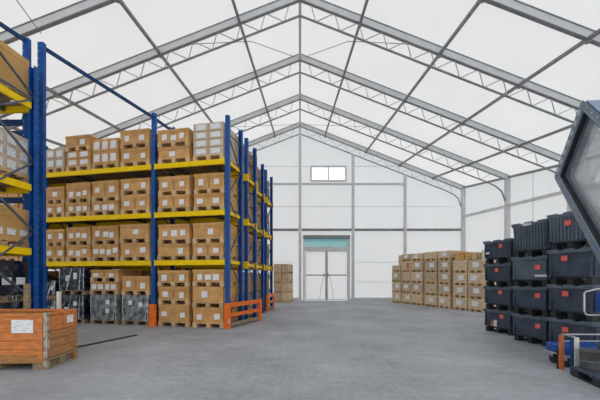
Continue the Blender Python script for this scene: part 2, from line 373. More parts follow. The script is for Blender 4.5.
# ------------------------------------------------------------------ pallets, cartons
_cache = {}
def pallet_me(w, d, h, mat='pallet'):
    k = ('p', round(w, 2), round(d, 2), round(h, 3), mat)
    if k in _cache: return _cache[k]
    m = MB(); x0, x1 = -w/2, w/2; t = min(.022, h*.18)
    for j in range(6):
        y0 = j*(d-.11)/5; m.box(x0, x1, y0, y0+.11, h-t, h)
    for bx in (x0, -.06, x1-.12):
        m.box(bx, bx+.12, 0, d, 0, t)
        for by in (0, d/2-.07, d-.14): m.box(bx, bx+.12, by, by+.14, t, h-t)
    _cache[k] = m.mesh('pallet', M[mat]); return _cache[k]
def lab(parent, x, z, w, h, y=-.004, name='shipping_label', mat='paper'):
    me = _cache.get(('l', round(w, 2), round(h, 2), mat))
    if not me:
        me = MB().box(-w/2, w/2, -.002, .002, -h/2, h/2).mesh('shipping_label', M[mat]); _cache[('l', round(w, 2), round(h, 2), mat)] = me
    o = inst(name, me, parent, (x, y, z)); return o
R = random.Random(3)
def unit(loc, rz, w, d, h, label, group, style='card', labels=None, lid=None, mat=None, ph=.13):
    """a carton, crate or wrapped load strapped on its wooden pallet; front face at local y=0"""
    names = {'card': 'carton_pallet_load', 'grid': 'carton_pallet_load', 'film': 'wrapped_pallet_load', 'filmgrey': 'wrapped_pallet_load'}
    t = thing(names[style], label, 'pallet load', loc, rz, group)
    inst('pallet', pallet_me(w, d, ph, 'oldwood' if style[:4] == 'film' else 'pallet'), t)
    hh = h - ph - .004; i = .012
    if style == 'card':
        lidh = lid if lid is not None else .09
        c = MB().box(-w/2+i, w/2-i, i, d-i, ph, ph+hh-.006).build('carton', M[mat or 'card'], t, 0.004)
        if lidh: MB().box(-w/2+.002, w/2-.002, .002, d-.002, ph+hh-lidh, ph+hh).build('carton_lid', M[mat or 'card'], t, 0.004)
        n = labels if labels is not None else R.choice([2, 2, 3])
        zz = ph + (hh-lidh) * .5
        sp = {1: [R.uniform(-.2, .25)], 2: [-.28, .26], 3: [-.30, .02, .28], 4: [-.36, -.12, .12, .36]}[n]
        for s_ in sp:
            lw = R.uniform(.13, .19); lh = min(R.uniform(.13, .18), (hh-lidh)*.8)
            lab(c, s_*w + R.uniform(-.03, .03), zz + R.uniform(-.035, .03) * (hh > .35), lw, lh, i-.004)
        if R.random() < .5: lab(c, 0, zz, .05, hh-lidh-.02, i-.0015, 'tape_strip', 'tape')
    elif style == 'grid':
        c = MB().box(-w/2+i, w/2-i, i, d-i, ph, ph+hh).build('carton', M[mat or 'card2'], t, 0.006)
        nx, nz = labels
        for a in range(nx):
            for b_ in range(nz):
                lab(c, (a+.5)/nx*w*.94-w*.47, ph+(b_+.5)/nz*hh, w/nx*.62, hh/nz*.6, i-.004)
        for b_ in range(1, nz): lab(c, 0, ph+b_/nz*hh, w-.03, .02, i-.002, 'tape_strip', 'tape')
        for a in range(1, nx): lab(c, a/nx*w*.94-w*.47, ph+hh/2, .02, hh*.98, i-.0022, 'tape_strip', 'tape')
    else:
        m = MB(); nx, nz = 7, 6; rr = random.Random(hash(label) & 255)
        rr = random.Random(int(w*1000)+int(h*777))
        def ring(z, k):
            pts = []
            for a in range(nx): pts.append((-w/2 + w*a/nx, 0))
            for a in range(nx): pts.append((w/2, d*a/nx))
            for a in range(nx): pts.append((w/2 - w*a/nx, d))
            for a in range(nx): pts.append((-w/2, d - d*a/nx))
            return [(x*(.955+rr.uniform(-.012, .018)), .03+(y-.03)*1+rr.uniform(-.012, .02) if y < d/2 else y-rr.uniform(.0, .03), z) for x, y in pts]
        base = 0
        for k in range(nz+1): m.v += ring(ph+hh*k/nz, k)
        N_ = nx*4
        for k in range(nz):
            for a in range(N_):
                a2 = (a+1) % N_; m.f.append((k*N_+a, k*N_+a2, (k+1)*N_+a2, (k+1)*N_+a))
        m.f.append(tuple(nz*N_+a for a in range(N_))); m.f.append(tuple(range(N_)))
        c = m.build('wrapped_load', M[style], t)
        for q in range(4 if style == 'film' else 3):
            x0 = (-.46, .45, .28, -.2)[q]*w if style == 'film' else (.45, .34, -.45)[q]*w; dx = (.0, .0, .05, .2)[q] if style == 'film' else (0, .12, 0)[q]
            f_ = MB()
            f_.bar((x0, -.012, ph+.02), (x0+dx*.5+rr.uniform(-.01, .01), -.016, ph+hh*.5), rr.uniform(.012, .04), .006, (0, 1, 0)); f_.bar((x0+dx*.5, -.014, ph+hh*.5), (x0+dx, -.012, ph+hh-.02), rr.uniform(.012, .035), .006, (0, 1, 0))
            f_.build('film_glint', M['glint'], c)  # pale strips imitate glints on the wrapped film
        for q in range(labels if labels is not None else 2):
            lab(c, R.uniform(-.25, .25)*w, ph+hh*R.uniform(.35, .75), .12, .13, -.006)
    return t

# ------------------------------------------------------------------ racks
BT = .14   # beam height
def post(me_parent, x, y, top, name='upright'):
    m = MB()
    m.box(x-.05, x+.05, y-.012, y+.012, 0, top)      # web plate towards the aisle and two returns
    m.box(x-.05, x-.036, y+.012, y+.08, 0, top); m.box(x+.036, x+.05, y+.012, y+.08, 0, top)
    return m.build(name, M['blue'], me_parent)
def upright_frame(t, x, depth, tops, slots=False, zig=None, stops=None):
    for k, y in enumerate((0, depth)):
        top = tops[k]
        m = MB()
        if k == 0:
            m.box(x-.055, x+.055, -.01, .01, 0, top); m.box(x-.055, x-.04, .01, .09, 0, top); m.box(x+.04, x+.055, .01, .09, 0, top)
        else:
            m.box(x-.055, x+.055, depth-.01, depth+.01, 0, top); m.box(x-.055, x-.04, depth-.09, depth-.01, 0, top); m.box(x+.04, x+.055, depth-.09, depth-.01, 0, top)
        u = m.build('upright', M['blue'], t)
        if slots and x == 0:
            s = MB(); z = .2
            while z < top - .1:
                for dx in (-.025, .025):
                    s.box(x+dx-.007, x+dx+.007, (-.013 if k == 0 else depth-.012), (-.009 if k == 0 else depth-.009), z, z+.03)
                z += .15
            pattern(u, s, M['hole'])
        MB().box(x-.09, x+.09, y-.07, y+.07, 0, .012).build('foot_plate', M['blue'], u)
    b = MB(); z = .25; top = min(tops) - .1; side = 0
    if zig:
        for (y0, z0), (y1, z1) in zig: b.bar((x, .05+(depth-.1)*y0, z0), (x, .05+(depth-.1)*y1, z1), .035, .035, (1, 0, 0))
    else:
        b.bar((x, .05, z), (x, depth-.05, z), .03, .03)
        while z + .85 < top:
            ya, yb = (.05, depth-.05) if side == 0 else (depth-.05, .05)
            b.bar((x, ya, z), (x, yb, z+.85), .03, .03, (1, 0, 0)); z += .85; side ^= 1
        b.bar((x, .05, z), (x, depth-.05, z), .03, .03)
    for z_ in (stops or []):
        for y_ in (0, depth): MB().box(x-.075, x+.075, y_-.035, y_+.035, z_-BT-.03, z_+.05).build('beam_connector', M['yellow'], t)
    b.build('brace', M['bluedark'], t)
def rack(loc, rz, frames, levels, depth, label, tops=5.8, tallpost=None, endbars=True, group='blue and yellow pallet racks', zig=None, near_=False, stops=False):
    t = thing('pallet_rack', label, 'pallet rack', loc, rz, group)
    for i, x in enumerate(frames):
        tp = (tops, tops)
        if tallpost and i in tallpost: tp = tallpost[i]
        upright_frame(t, x, depth, tp, near_, zig if i == 0 else None, levels if stops and i == 0 else None)
    for a, b in zip(frames[:-1], frames[1:]):
        for z in levels:
            for y in (0, depth):
                yy = (y-.03, y+.03)
                bm_ = MB().box(b+.06, a-.06, yy[0]-.005 if y == 0 else y-.03, yy[1]-.005 if y == 0 else y+.03, z-BT, z).build('beam', M['yellow'], t)
                if y == 0:
                    for xx in (a-.075, b+.06): MB().box(xx, xx+.015, yy[0]-.015, yy[0]-.004, z-BT-.03, z+.03).build('beam_connector', M['yellow'], bm_)
            n = 2; L = a-b
            dk = MB()
            for q in range(5): dk.box(b+.07, a-.07, .05+q*(depth-.22)/4, .17+q*(depth-.22)/4, z-.028, z-.006)
            dk.build('deck_board', M['oldwood'], t)
            for k in range(n):
                xx = b + L*(k+.5)/n
                MB().box(xx-.04, xx+.04, .02, depth-.03, z-BT+.02, z-.032).build('support_bar', M['bluedark'], t)
    if endbars:
        for z in levels:
            m = MB(); x = frames[0]; m.bar((x-.02, .1, z-.06), (x-.02, depth-.1, z-.06), .05, .13 if near_ else .09); m.build('end_bar', M['yellow'], t)
    return t

TH = math.radians(12.5); c_, s_ = math.cos(TH), math.sin(TH)
O1 = Vector((-1.99, 9.28, 0))
def t_of(px): r = (300-px)/F; return (O1.y*r + O1.x)/(c_ - s_*r)
def P1(t, dy=0, z=0): return Vector((O1.x - c_*t + s_*dy, O1.y + s_*t + c_*dy, z))
LV = [1.873, 3.24, 4.63]
DEP = 1.0
r1 = rack(O1, -TH, [0, -t_of(153.3), -6.15, -9.9], LV, DEP, 'long blue rack with yellow beams facing the viewer, four stacks wide', 5.82, {1: (6.12, 6.12), 2: (5.5, 5.5), 3: (5.5, 5.5)})
LVN = ['on floor', 'on lowest yellow beam', 'on middle yellow beam', 'on top yellow beam']
def stack_units(px0, px1, level, hs, styles, sname, group, dy=-.04, depth=1.1):
    t0, t1 = t_of(px1), t_of(px0); w = (t1-t0); tc = (t0+t1)/2
    z = 0 if level == 0 else LV[level-1]+.002
    n = len(hs)
    for k, (h, st) in enumerate(zip(hs, styles)):
        pos = '' if n == 1 else (('lower', 'upper') if n == 2 else ('bottom', 'middle', 'top'))[k] + ' of '
        style, labs, lid, mat = st
        kind = {'card': 'brown carton', 'grid': 'label-covered carton block', 'film': 'dark film-wrapped load', 'filmgrey': 'grey film-wrapped load'}[style]
        lb = '%s on pallet, %s%s, %s' % (kind, pos, sname, LVN[level])
        if len(lb.split()) > 16: print('LONG', lb)
        p = P1(tc + R.uniform(-.012, .012), dy + R.uniform(-.015, .02), z)
        unit(p, -TH + math.radians(R.uniform(-.6, .6)), w - .01, depth, h, lb, group, style, labs, lid, mat)
        z += h + .001
c2 = ('card', 2, None, None); c3 = ('card', 3, None, None); c4 = ('card', 4, 0.05, None); c1 = ('card', 1, None, None); c0 = ('card', 2, .12, None)
G1 = 'pallet loads in the front rack'
A, B = 'left stack beside end post', 'right stack beside end post'
A = 'left stack of narrow bay'; B = 'right stack of narrow bay'
stack_units(158.5, 189.5, 0, [.63, .50, .46], [c2, c2, c2], A, G1)
stack_units(192.5, 224, 0, [.56, .58, .47], [c2, ('card', 1, 0, None), c3], B, G1)
stack_units(158.5, 190, 1, [.47, .55], [c1, c3], A, G1)
stack_units(193, 224.5, 1, [.47, .56], [c2, c1], B, G1)
stack_units(158.5, 190, 2, [.48, .53], [c2, c2], A, G1)
stack_units(194, 224.5, 2, [.47, .55], [c2, c2], B, G1)
stack_units(158.5, 190, 3, [.46, .49], [c1, c3], A, G1)
stack_units(193.5, 224.5, 3, [1.03], [('grid', (2, 4), 0, 'card2')], B, G1)
S = ['first stack of wide bay', 'second stack of wide bay', 'third stack of wide bay', 'fourth stack of wide bay']
px = [(45.8, 65), (66.5, 91), (92.5, 119), (121, 150)]
for lv, dat in {
    1: [([.48, .52], [c2, c2]), ([.50, .54], [c3, c3]), ([.50, .55], [c4, c3]), ([.52, .54], [c2, c1])],
    2: [([.42, .52], [c2, c1]), ([.42, .60], [c3, ('card', 3, .2, None)]), ([.42, .60], [c3, c2]), ([.56, .46], [c2, c2])],
    3: [([.72], [('grid', (2, 2), 0, 'card2')]), ([.60, .46], [('grid', (2, 2), 0, 'card'), c1]), ([.88], [('grid', (3, 2), 0, 'card')]), ([.52, .53], [c2, c2])]}.items():
    for (a, b), (hs, st), nm in zip(px, dat, S): stack_units(a, b, lv, hs, st, nm, G1)
stack_units(45.8, 57, 0, [.7, .6], [('film', 1, 0, None)]*2, S[0], G1)
stack_units(60, 86.5, 0, [.86, .83], [('film', 2, 0, None), ('film', 4, 0, None)], S[1], G1)
stack_units(91, 119, 0, [.88, .38, .36], [('filmgrey', 2, 0, None), c4, c2], S[2], G1)
stack_units(122, 150, 0, [.88, .55], [('filmgrey', 2, 0, None), c2], S[3], G1)

# bay of the front rack behind the near rack, loads added to darken gaps
for k in range(4):
    tc_ = 6.66 + k*.905
    for lv in range(4):
        z = 0 if lv == 0 else LV[lv-1]+.002
        h = (1.5, 1.05, 1.0, .9)[lv] if (k+lv) % 2 else (1.35, .95, 1.08, .8)[lv]
        st_ = 'film' if lv == 0 else 'card'
        unit(P1(tc_, -.03, z), -TH, .86, 1.1, h, '%s added as gap filler, %s stack behind the nearest rack, %s' % ('dark wrapped load' if lv == 0 else 'tall carton', ('first', 'second', 'third', 'fourth')[k], LVN[lv]), 'pallet loads added to darken nearest rack gaps', st_, 2)

# racks standing behind, seen end-on
def rack_behind(px_, y, depth, rzdeg, label, top, lv, which, nm, off=.0):
    loc = Vector(((px_-300)/F*y, y, 0)); rz = -math.radians(rzdeg)
    rack(loc, rz, [0, -2.5, -6.2] + ([-9.05] if nm == 'second rack' else []), lv, depth, label, top, stops=True)
    cc, ss = math.cos(rz), math.sin(rz)
    if nm == 'second rack':  # filler cartons added to block light in the gaps of the front rack
        for L_, z0 in enumerate([0]+lv):
            for k in range(7):
                tt = 2.99 + k*.905 + (.08 if k > 3 else 0); h = (1.62, 1.1, 1.12, .8)[L_]
                p = (loc.x - cc*tt, loc.y - ss*tt, z0 + (.002 if z0 else 0))
                unit(p, rz, .86, .95, h, 'added filler carton behind the front rack, %s from the end, %s' % (('third', 'fourth', 'fifth', 'sixth', 'seventh', 'eighth', 'ninth', 'tenth')[k], LVN[L_]), 'filler cartons added to darken front rack gaps', 'card', 1)
    q = 0
    for L_, z0 in enumerate([0]+lv):
        for k, tt in enumerate((.58, 1.62)):
            if which[L_][k] is None: continue
            z = z0 + .002 if z0 else 0
            for j, h in enumerate(which[L_][k]):
                p = (loc.x - cc*tt - ss*(-.02), loc.y - ss*tt + cc*(-.02), z)
                pos = '' if len(which[L_][k]) == 1 else ('lower ', 'upper ')[j]
                lb = '%scarton on pallet, %s stack in the %s, %s' % (pos, ('end', 'inner')[k], nm, LVN[L_])
                unit(p, rz, .95, 1.1, h, lb, 'cartons in the %s' % nm, 'card', 2, None, None)
                z += h + .001
w4 = [([.78, .78], [.78, .78]), ([.5, .5], [.5, .5]), ([.5, .5], [.5, .5]), ([.5, .5], [.5, .5])]
rack_behind(246, 10.81, .9, 11, 'blue rack directly behind the front rack, only its end post pair showing', 5.82, [1.84, 3.2, 4.62], w4, 'second rack')
rack_behind(255, 12.4, .95, 11, 'third blue rack from the front, seen end-on', 5.82, [1.84, 3.2, 4.62], w4, 'third rack')
rack_behind(265.5, 14.0, 1.05, 9, 'rearmost blue rack, its end post nearest the door', 5.82, [1.84, 3.2, 4.62], w4, 'rearmost rack')

# near rack on the left, seen end-on
r0 = rack(Vector((-5.43, 5.85, 0)), -math.radians(3.5), [0, -2.6], [1.965, 3.246, 4.885], 1.05, 'nearest blue rack at the left edge, crossed by grey braces', 5.7, {0: (5.635, 5.635)}, near_=True, zig=[((1, 5.035), (0, 5.589)), ((1, 4.977), (0, 4.977)), ((1, 4.977), (0, 4.366)), ((1, 3.731), (0, 4.366)), ((1, 3.708), (0, 2.993)), ((1, 2.323), (0, 2.993)), ((1, 2.3), (0, 1.631)), ((1, 0.938), (0, 1.631)), ((1, 0.938), (0, 0.25)), ((1, 0.25), (0, 0.25))])
L0 = Vector((-5.56, 5.81, 0)); rz0 = -math.radians(3.5)
def near(z, h, label, style, labs, lid, mat, w=.95, extra=None):
    rz = rz0; cc, ss = math.cos(rz), math.sin(rz)
    p = (L0.x - cc*w/2, L0.y - ss*w/2, z)
    t = unit(p, rz, w, 1.1, h, label, 'loads in the nearest rack', style, labs, lid, mat)
    return t
def sidelab(t, y, z, w, h, X_):
    me = MB().box(-.002, .002, -w/2, w/2, -h/2, h/2).mesh('shipping_label', M['paper']); inst('shipping_label', me, t, (X_, y, z))
n1 = near(4.887, .90, 'large plain tan carton on the top level of the nearest rack', 'card', 1, .12, 'cardbig')
n2 = near(3.248, .94, 'pale carton block covered in white labels, middle of the nearest rack', 'grid', (3, 3), 0, 'card2')
for a in range(4):
    for b in range(3): sidelab(n2, .15+a*.27, .30+b*.235, .18, .16, .478)
MB().box(-.49, .49, -.02, 1.12, .13, .2).build('wooden_tray', M['pallet'], n2)
n3 = near(1.967, .785, 'tan carton on the lower level of the nearest rack', 'card', 2, .2, 'cardbig')
for a in range(4): sidelab(n3, .15+a*.27, .30, .18, .12, .478)
n4 = near(0, .92, 'dark film-wrapped load on the floor inside the nearest rack', 'film', 2, 0, None)
for a in range(3): sidelab(n4, .3+a*.3, .5, .14, .16, .47)
n5 = near(.922, .8, 'dark film-wrapped load stacked topmost under lowest beam of nearest rack', 'film', 2, 0, None)
for a in range(3): sidelab(n5, .3+a*.3, .4, .2, .14, .47)

# tall tie posts behind the near rack and the tie bars above the aisle
t = thing('tall_rack_frame', 'pair of tall blue rack posts with sloping tie bars at the left', 'rack post', (-5.53, 7.25, 0))
for x, tp in ((0, 6.41), (-.32, 6.50)):
    m = MB(); m.box(x-.06, x+.06, -.012, .012, 0, tp); m.box(x-.06, x-.046, .012, .08, 0, tp); m.box(x+.046, x+.06, .012, .08, 0, tp)
    u = m.build('upright', M['blue'], t)
    s = MB(); z = .2
    while z < tp-.1:
        for dx in (-.034,): s.box(x+dx-.008, x+dx+.008, -.015, -.011, z, z+.03)
        z += .15
    pattern(u, s, M['hole'])
for z in (4.70, 4.46, 3.04): MB().box(-2.6, -.39, .0, .05, z-.06, z+.06).build('cross_beam', M['navy'], t)
e = P1(t_of(153.3), 0, 0) - Vector((-5.53, 7.25, 0))
m = MB(); m.bar((0.02, .09, 6.33), (e.x, e.y-.03, 5.98), .05, .075); m.build('tie_bar', M['navy'], t)
m = MB(); m.bar((-.33, -.02, 6.44), (-.33-.95, -3.9, 6.44), .05, .075); m.build('tie_bar', M['navy'], t)
q = P1(t_of(153.3), 0, 0)
m = MB(); m.bar((-t_of(153.3), .08, 5.98), (-t_of(153.3)+.02, .98, 5.98), .05, .075); m.build('tie_bar', M['navy'], r1)

# orange guards
pg = P1(t_of(154.6), -.09, 0)
g = thing('post_protector', 'orange steel protector around the foot of the tall front post', 'rack guard', pg, -TH)
MB().box(-.09, .09, -.04, -.02, 0, .63).box(-.09, -.07, -.02, .06, 0, .63).box(.07, .09, -.02, .06, 0, .63).build('guard_plate', M['orange'], g)
MB().box(-.13, .13, -.09, .0, 0, .012).build('foot_plate', M['orange'], g)
def guard(a, b, h, label):
    a = Vector(a); b = Vector(b); L_ = (b-a).length; rz = math.atan2(b.y-a.y, b.x-a.x)
    g = thing('rack_end_guard', label, 'rack guard', (a.x, a.y, 0), rz, 'orange rack end guards')
    MB().box(-.02, .16, -.05, .05, 0, h).build('guard_post', M['orange'], g, .006)
    MB().box(L_-.14, L_, -.05, .05, 0, h).build('guard_post', M['orange'], g, .006)
    for z, w, mt in ((h-.12, .12, 'orange'), (h*.44, .10, 'orange'), (.04, .10, 'oldwood')):
        MB().box(.16, L_-.14, -.03, .03, z, z+w).build('guard_rail', M[mt], g)
    lab(g, .06, .2, .07, .12, -.053, 'caution_sticker', 'whitelabel')
guard((-1.985, 9.13), (-1.27, 11.0), .69, 'orange three-rail guard at the end of the front rack')
guard((-1.34, 13.82), (-1.19, 15.25), .68, 'orange guard further back beside the rearmost rack')

# far carton stack by back wall on left
for k in range(4):
    for j in range(2):
        x = -1.25 + j*.42; y = 18.75 - j*.1
        t = thing('wooden_pallet_box', '%s box of %s wooden stack beyond the racks' % (('bottom', 'second', 'third', 'top')[k], ('left', 'right')[j]), 'crate', (x, y + .2*0, k*.53), math.radians(-13.6), 'wooden boxes stacked beyond the racks')
        if j == 0:
            inst('pallet', pallet_me(.44, 1.0, .11, 'pallet'), t); MB().box(-.215, .215, .01, .99, .11, .525).build('crate_body', M['cratewood'], t, .004)
        else:
            inst('pallet', pallet_me(.40, 1.0, .11, 'pallet'), t); MB().box(-.195, .195, .01, .99, .11, .525).build('crate_body', M['cratewood'], t, .004)

# ------------------------------------------------------------------ wooden crates along right wall
KX = .366
def wline(pxv): r = (pxv-300)/F; s = (19*r-5.15)/(KX+r); return Vector((5.15+KX*s, 19-s, 0))
WR = math.atan2(-1, KX)            # heading of the row towards the viewer
cols = [('a', 392, 400.5, [.565, .565, .565, .35]), ('b', 401.5, 410.5, [.56]*4+[.37]), ('c', 411, 422, [.555]*4+[.36]), ('d', 424.5, 436.5, [.545]*4+[.42]), ('e', 438, 450, [.54]*4+[.42]), ('f', 453, 467, [.53]*4), ('g', 468, 483.5, [.525]*4)]
NTH = ['first', 'second', 'third', 'fourth', 'fifth', 'sixth', 'seventh']
LEV = ['lowest', 'second from floor', 'third from floor', 'fourth from floor', 'fifth from floor']
def wood_crate(t, w, d, h):
    ph = .10; inst('pallet', pallet_me(w, d, ph, 'pallet'), t)
    b = MB(); n = 3 if h > .4 else 2; hh = (h-ph-.005)/n
    for k in range(n):
        z0 = ph+k*hh; b.box(-w/2+.012, w/2-.012, .012, d-.012, z0+.006, z0+hh-.004)
    b.box(-w/2+.03, w/2-.03, .03, d-.03, ph, h-.01)
    for xx in (-w/2, w/2-.05):
        for yy in (0, d-.05): b.box(xx, xx+.05, yy, yy+.05, ph, h-.003)
    return b.build('crate_body', M['cratewood'], t)
for ci, (nm, a, b, hs) in enumerate(cols):
    A_, B_ = wline(a), wline(b); w = (B_-A_).length - .01; mid = (A_+B_)/2
    z = 0
    for k, h in enumerate(hs):
        place = 'only its top' if False else LEV[k]
        t = thing('wooden_crate', 'pale wooden crate, %s in the %s stack from the door' % (place, NTH[ci]), 'crate', (mid.x, mid.y, z), WR + math.radians(R.uniform(-.5, .5)), 'wooden crates along the right wall')
        c = wood_crate(t, w, 1.0, h)
        if R.random() < .75: lab(c, R.uniform(-.2, .2)*w, h*.6, .3, min(.2, h*.4), .006, 'paper_sheet', 'paper')
        if (ci, k) == (1, 3): lab(c, .15, h*.55, .25, .3, .004, 'orange_board', 'rust')
        z += h + .001
# small loads lying on top
p0 = wline(399.3); tag_ = thing('narrow_crate', 'narrow upright wooden crate standing on the first stack from the door', 'crate', (p0.x, p0.y, 2.049), WR)
MB().box(-.14, .14, .05, .6, 0, .52).build('crate_body', M['cratewood'], tag_, .006); MB().box(-.15, .15, .04, .61, .2, .26).build('crate_batten', M['pallet'], tag_)
p1, p2 = wline(453.5), wline(463)
t = thing('flat_carton', 'low orange-brown carton lying on the sixth wooden stack', 'box', ((p1+p2)/2)+Vector((0, 0, 2.126)), WR)
MB().box(-.25, .25, .05, .7, 0, .34).build('carton', M['cardbig'], t, .006); MB().box(-.252, .252, .048, .702, .22, .235).build('tape_strip', M['tape'], t)
p1 = wline(467)
t = thing('flat_carton', 'low yellow-brown carton bridging the sixth and seventh wooden stacks', 'box', Vector((p1.x, p1.y, 2.126)), WR)
MB().box(-.17, .17, .05, .7, 0, .28).build('carton', M['cardbig'], t, .006); MB().box(-.172, .172, .048, .702, .12, .135).build('tape_strip', M['tape'], t)
for i, (pp, w, h, nm, mt) in enumerate(((473, .2, .3, 'small pale carton on the seventh wooden stack', 'card2'), (478.5, .11, .26, 'small brown carton on the seventh wooden stack', 'card'), (481.8, .1, .36, 'thin cream board standing on the seventh wooden stack', 'white'))):
    p1 = wline(pp); t = thing(('small_carton', 'small_carton', 'cream_board')[i], nm, 'box' if i < 2 else 'board', Vector((p1.x, p1.y, 2.106)), WR)
    MB().box(-w/2, w/2, .05, .5 if i < 2 else .2, 0, h).build(('carton', 'carton', 'board_panel')[i], M[mt], t, .004)

# ------------------------------------------------------------------ dark plastic crates
def plastic_crate(loc, rz, w, d, h, label, ribbed, light, stick, basew=.14):
    t = thing('plastic_crate', label, 'crate', loc, rz, 'dark plastic crates stacked on the right')
    mt = M['plasticlt'] if light else M['plastic']
    bh = basew; rim = .075
    b = MB().taper(-w/2+.012, w/2-.012, .012, d-.012, bh, h-rim, .022)
    if ribbed:
        n = 11
        for k in range(n):
            x = -w/2+.06+(w-.12)*k/(n-1)
            b.box(x-.011, x+.011, -.004, .03, bh+.02, h-rim); b.box(x-.011, x+.011, d-.03, d+.004, bh+.02, h-rim)
    else:
        for x in (-w/2+.045, w/2-.045): b.box(x-.02, x+.02, .0, .03, bh, h-rim)
        b.box(-w/2+.03, w/2-.03, .008, .03, bh+.01, bh+.035)
    for k in range(7):
        y = .08+(d-.16)*k/6
        b.box(-w/2+.0, -w/2+.03, y-.014, y+.014, bh+.02, h-rim); b.box(w/2-.03, w/2, y-.014, y+.014, bh+.02, h-rim)
    b.build('crate_body', mt, t)
    r = MB(); r0, r1, r2 = h-rim, h-.022, h
    r.box(-w/2-.006, w/2+.006, -.012, .02, r0, r1); r.box(-w/2-.006, w/2+.006, d-.02, d+.012, r0, r1); r.box(-w/2-.012, -w/2+.02, 0, d, r0, r1); r.box(w/2-.02, w/2+.012, 0, d, r0, r1)
    # castellated lip
    r.box(-w/2-.014, -w*.26, -.018, .02, r1-.014, r2); r.box(-w*.12, w*.12, -.018, .02, r1-.014, r2); r.box(w*.26, w/2+.014, -.018, .02, r1-.014, r2)
    r.box(w/2-.02, w/2+.016, 0, d, r1-.014, r2); r.box(-w/2-.016, -w/2+.02, 0, d, r1-.014, r2)
    r.box(-w/2+.02, w/2-.02, .02, d-.02, r1-.03, r1-.015)
    r.build('crate_rim', M['plasticlt'], t, .004)
    f = MB(); f.box(-w/2+.05, w/2-.05, .05, d-.05, bh-.03, bh)
    for x in (-w/2+.03, -.05, w/2-.13):
        f.box(x, x+.10, .03, d-.03, 0, .03)
        for y in (.03, d/2-.08, d-.19): f.box(x, x+.10, y, y+.16, .03, bh-.03)
    f.build('crate_foot', M['plasticblk'], t)
    lx, lz = stick['red']; y = -.006 if ribbed else -.003
    lab(t, lx*w, bh+(h-bh-rim)*lz, .115, .095, y-.003, 'red_label', 'redlabel')
    for (sx, sz, sw, sh, mm) in stick.get('extra', []): lab(t, sx*w, bh+(h-bh-rim)*sz, sw, sh, y-.004, 'sticker', mm)
    return t
PR = math.atan2(-1, .242)
def pcol(pxv, y, w): # far corner at pixel column pxv at depth y -> centre of the face
    x = (pxv-300)/F*y; return Vector((x + .2352*w/2, y - .9719*w/2, 0))
# far column
base = pcol(484, 8.9, .84)
tops = ['bottom', 'second', 'third', 'top']
st = [dict(red=(.18, .78), extra=[(-.05, .28, .10, .16, 'whitelabel'), (-.17, .22, .07, .13, 'rust')]), dict(red=(.13, .82)), dict(red=(0, .75)), dict(red=(.14, .78), extra=[(-.34, .35, .12, .05, 'whitelabel')])]
z = 0
for k, h in enumerate((.585, .575, .575, .585)):
    plastic_crate(base+Vector((0, 0, z)), PR + math.radians((0, .6, -.5, 1)[k]), .84, 1.2, h, '%s dark blue plastic crate in the far column beside wooden crates' % tops[k], False, False, st[k]); z += h+.002
base = pcol(512, 7.58, .83); z = 0
st = [dict(red=(.26, .66)), dict(red=(.26, .72)), dict(red=(.26, .62), extra=[(.34, .2, .26, .045, 'whitelabel')]), dict(red=(.26, .5))]
for k, h in enumerate((.60, .60, .63, .73)):
    tt = plastic_crate(base+Vector((0, 0, z)), PR + math.radians((0, -.5, .6, -.8)[k]), .83, 1.2, h, ('%s dark plastic crate in the middle column' % tops[k]) if k < 3 else 'tall ribbed grey plastic crate on top of the middle column', k == 3, k != 1 and k != 0, st[k])
    if k == 3:
        for ch in list(tt.children):
            if ch.name.startswith('red_label'): bpy.data.objects.remove(ch)
        lab(tt, -.02, .73-.055, .2, .05, -.022, 'sticker', 'whitelabel')
    z += h+.002
base = pcol(548, 6.55, .80); z = 0
st = [dict(red=(-.08, .72)), dict(red=(-.08, .78)), dict(red=(-.1, .78)), dict(red=(-.02, .72))]
for k, h in enumerate((.63, .63, .65, .67)):
    plastic_crate(base+Vector((0, 0, z)), PR + math.radians((0, .4, -.4, .5)[k]), .80, 1.2, h, ('%s dark plastic crate in the nearest column beside the trolley' % tops[k]) if k < 3 else 'ribbed grey plastic crate on top of the nearest column', k == 3, k == 3, st[k]); z += h+.002

# ------------------------------------------------------------------ orange crate on the left
oc = thing('orange_crate', 'battered orange wooden crate with paper labels, open top, left foreground', 'crate', (-3.81, 5.12, 0), math.radians(2.0))
W_, D_, Hh = 1.5, .74, .86
m = MB()
for k in range(5):
    z0 = .17+k*.135; m.box(-W_+.04, -.06, .015, .04, z0, z0+.128)
m.build('front_boards', M['crateold'], oc, .004)
m = MB()
for k in range(3):
    z0 = .17+k*.135; m.box(-.04, -.015, .05, D_-.05, z0, z0+.128)
m.build('side_boards', M['crateraw'], oc, .004)
m = MB(); m.box(-.04, -.012, .05, D_*.5, .575, .80); m.box(-.04, -.004, D_*.52, D_-.05, .575, .83); m.build('side_panel', M['crateold'], oc, .004)
m = MB()
for k in range(5):
    z0 = .17+k*.135; m.box(-W_+.04, -.06, D_-.04, D_-.015, z0, z0+.128); m.box(-W_+.015, -W_+.04, .05, D_-.05, z0, z0+.128)
m.build('rear_boards', M['crateraw'], oc, .004)
for x, y, mt in ((-.06, 0, 'crateedge'), (-.06, D_-.06, 'crateraw'), (-W_, 0, 'crateedge'), (-W_, D_-.06, 'crateraw')):
    MB().box(x, x+.06, y, y+.06, .0, Hh).build('corner_post', M[mt], oc, .006)
MB().box(-.13, -.065, -.006, .012, .16, .84).build('edge_strip', M['crateold'], oc)
m = MB(); m.box(-W_+.06, -.06, 0, .05, .80, .845); m.box(-W_+.06, -.06, D_-.05, D_, .81, .855); m.box(-.05, 0, .06, D_-.06, .81, .85); m.box(-W_, -W_+.05, .06, D_-.06, .81, .85)
m.build('top_rail', M['crateold'], oc, .006)
m = MB(); m.box(-W_+.06, -.06, .004, D_-.004, .12, .165); m.build('crate_floor', M['oldwood'], oc)
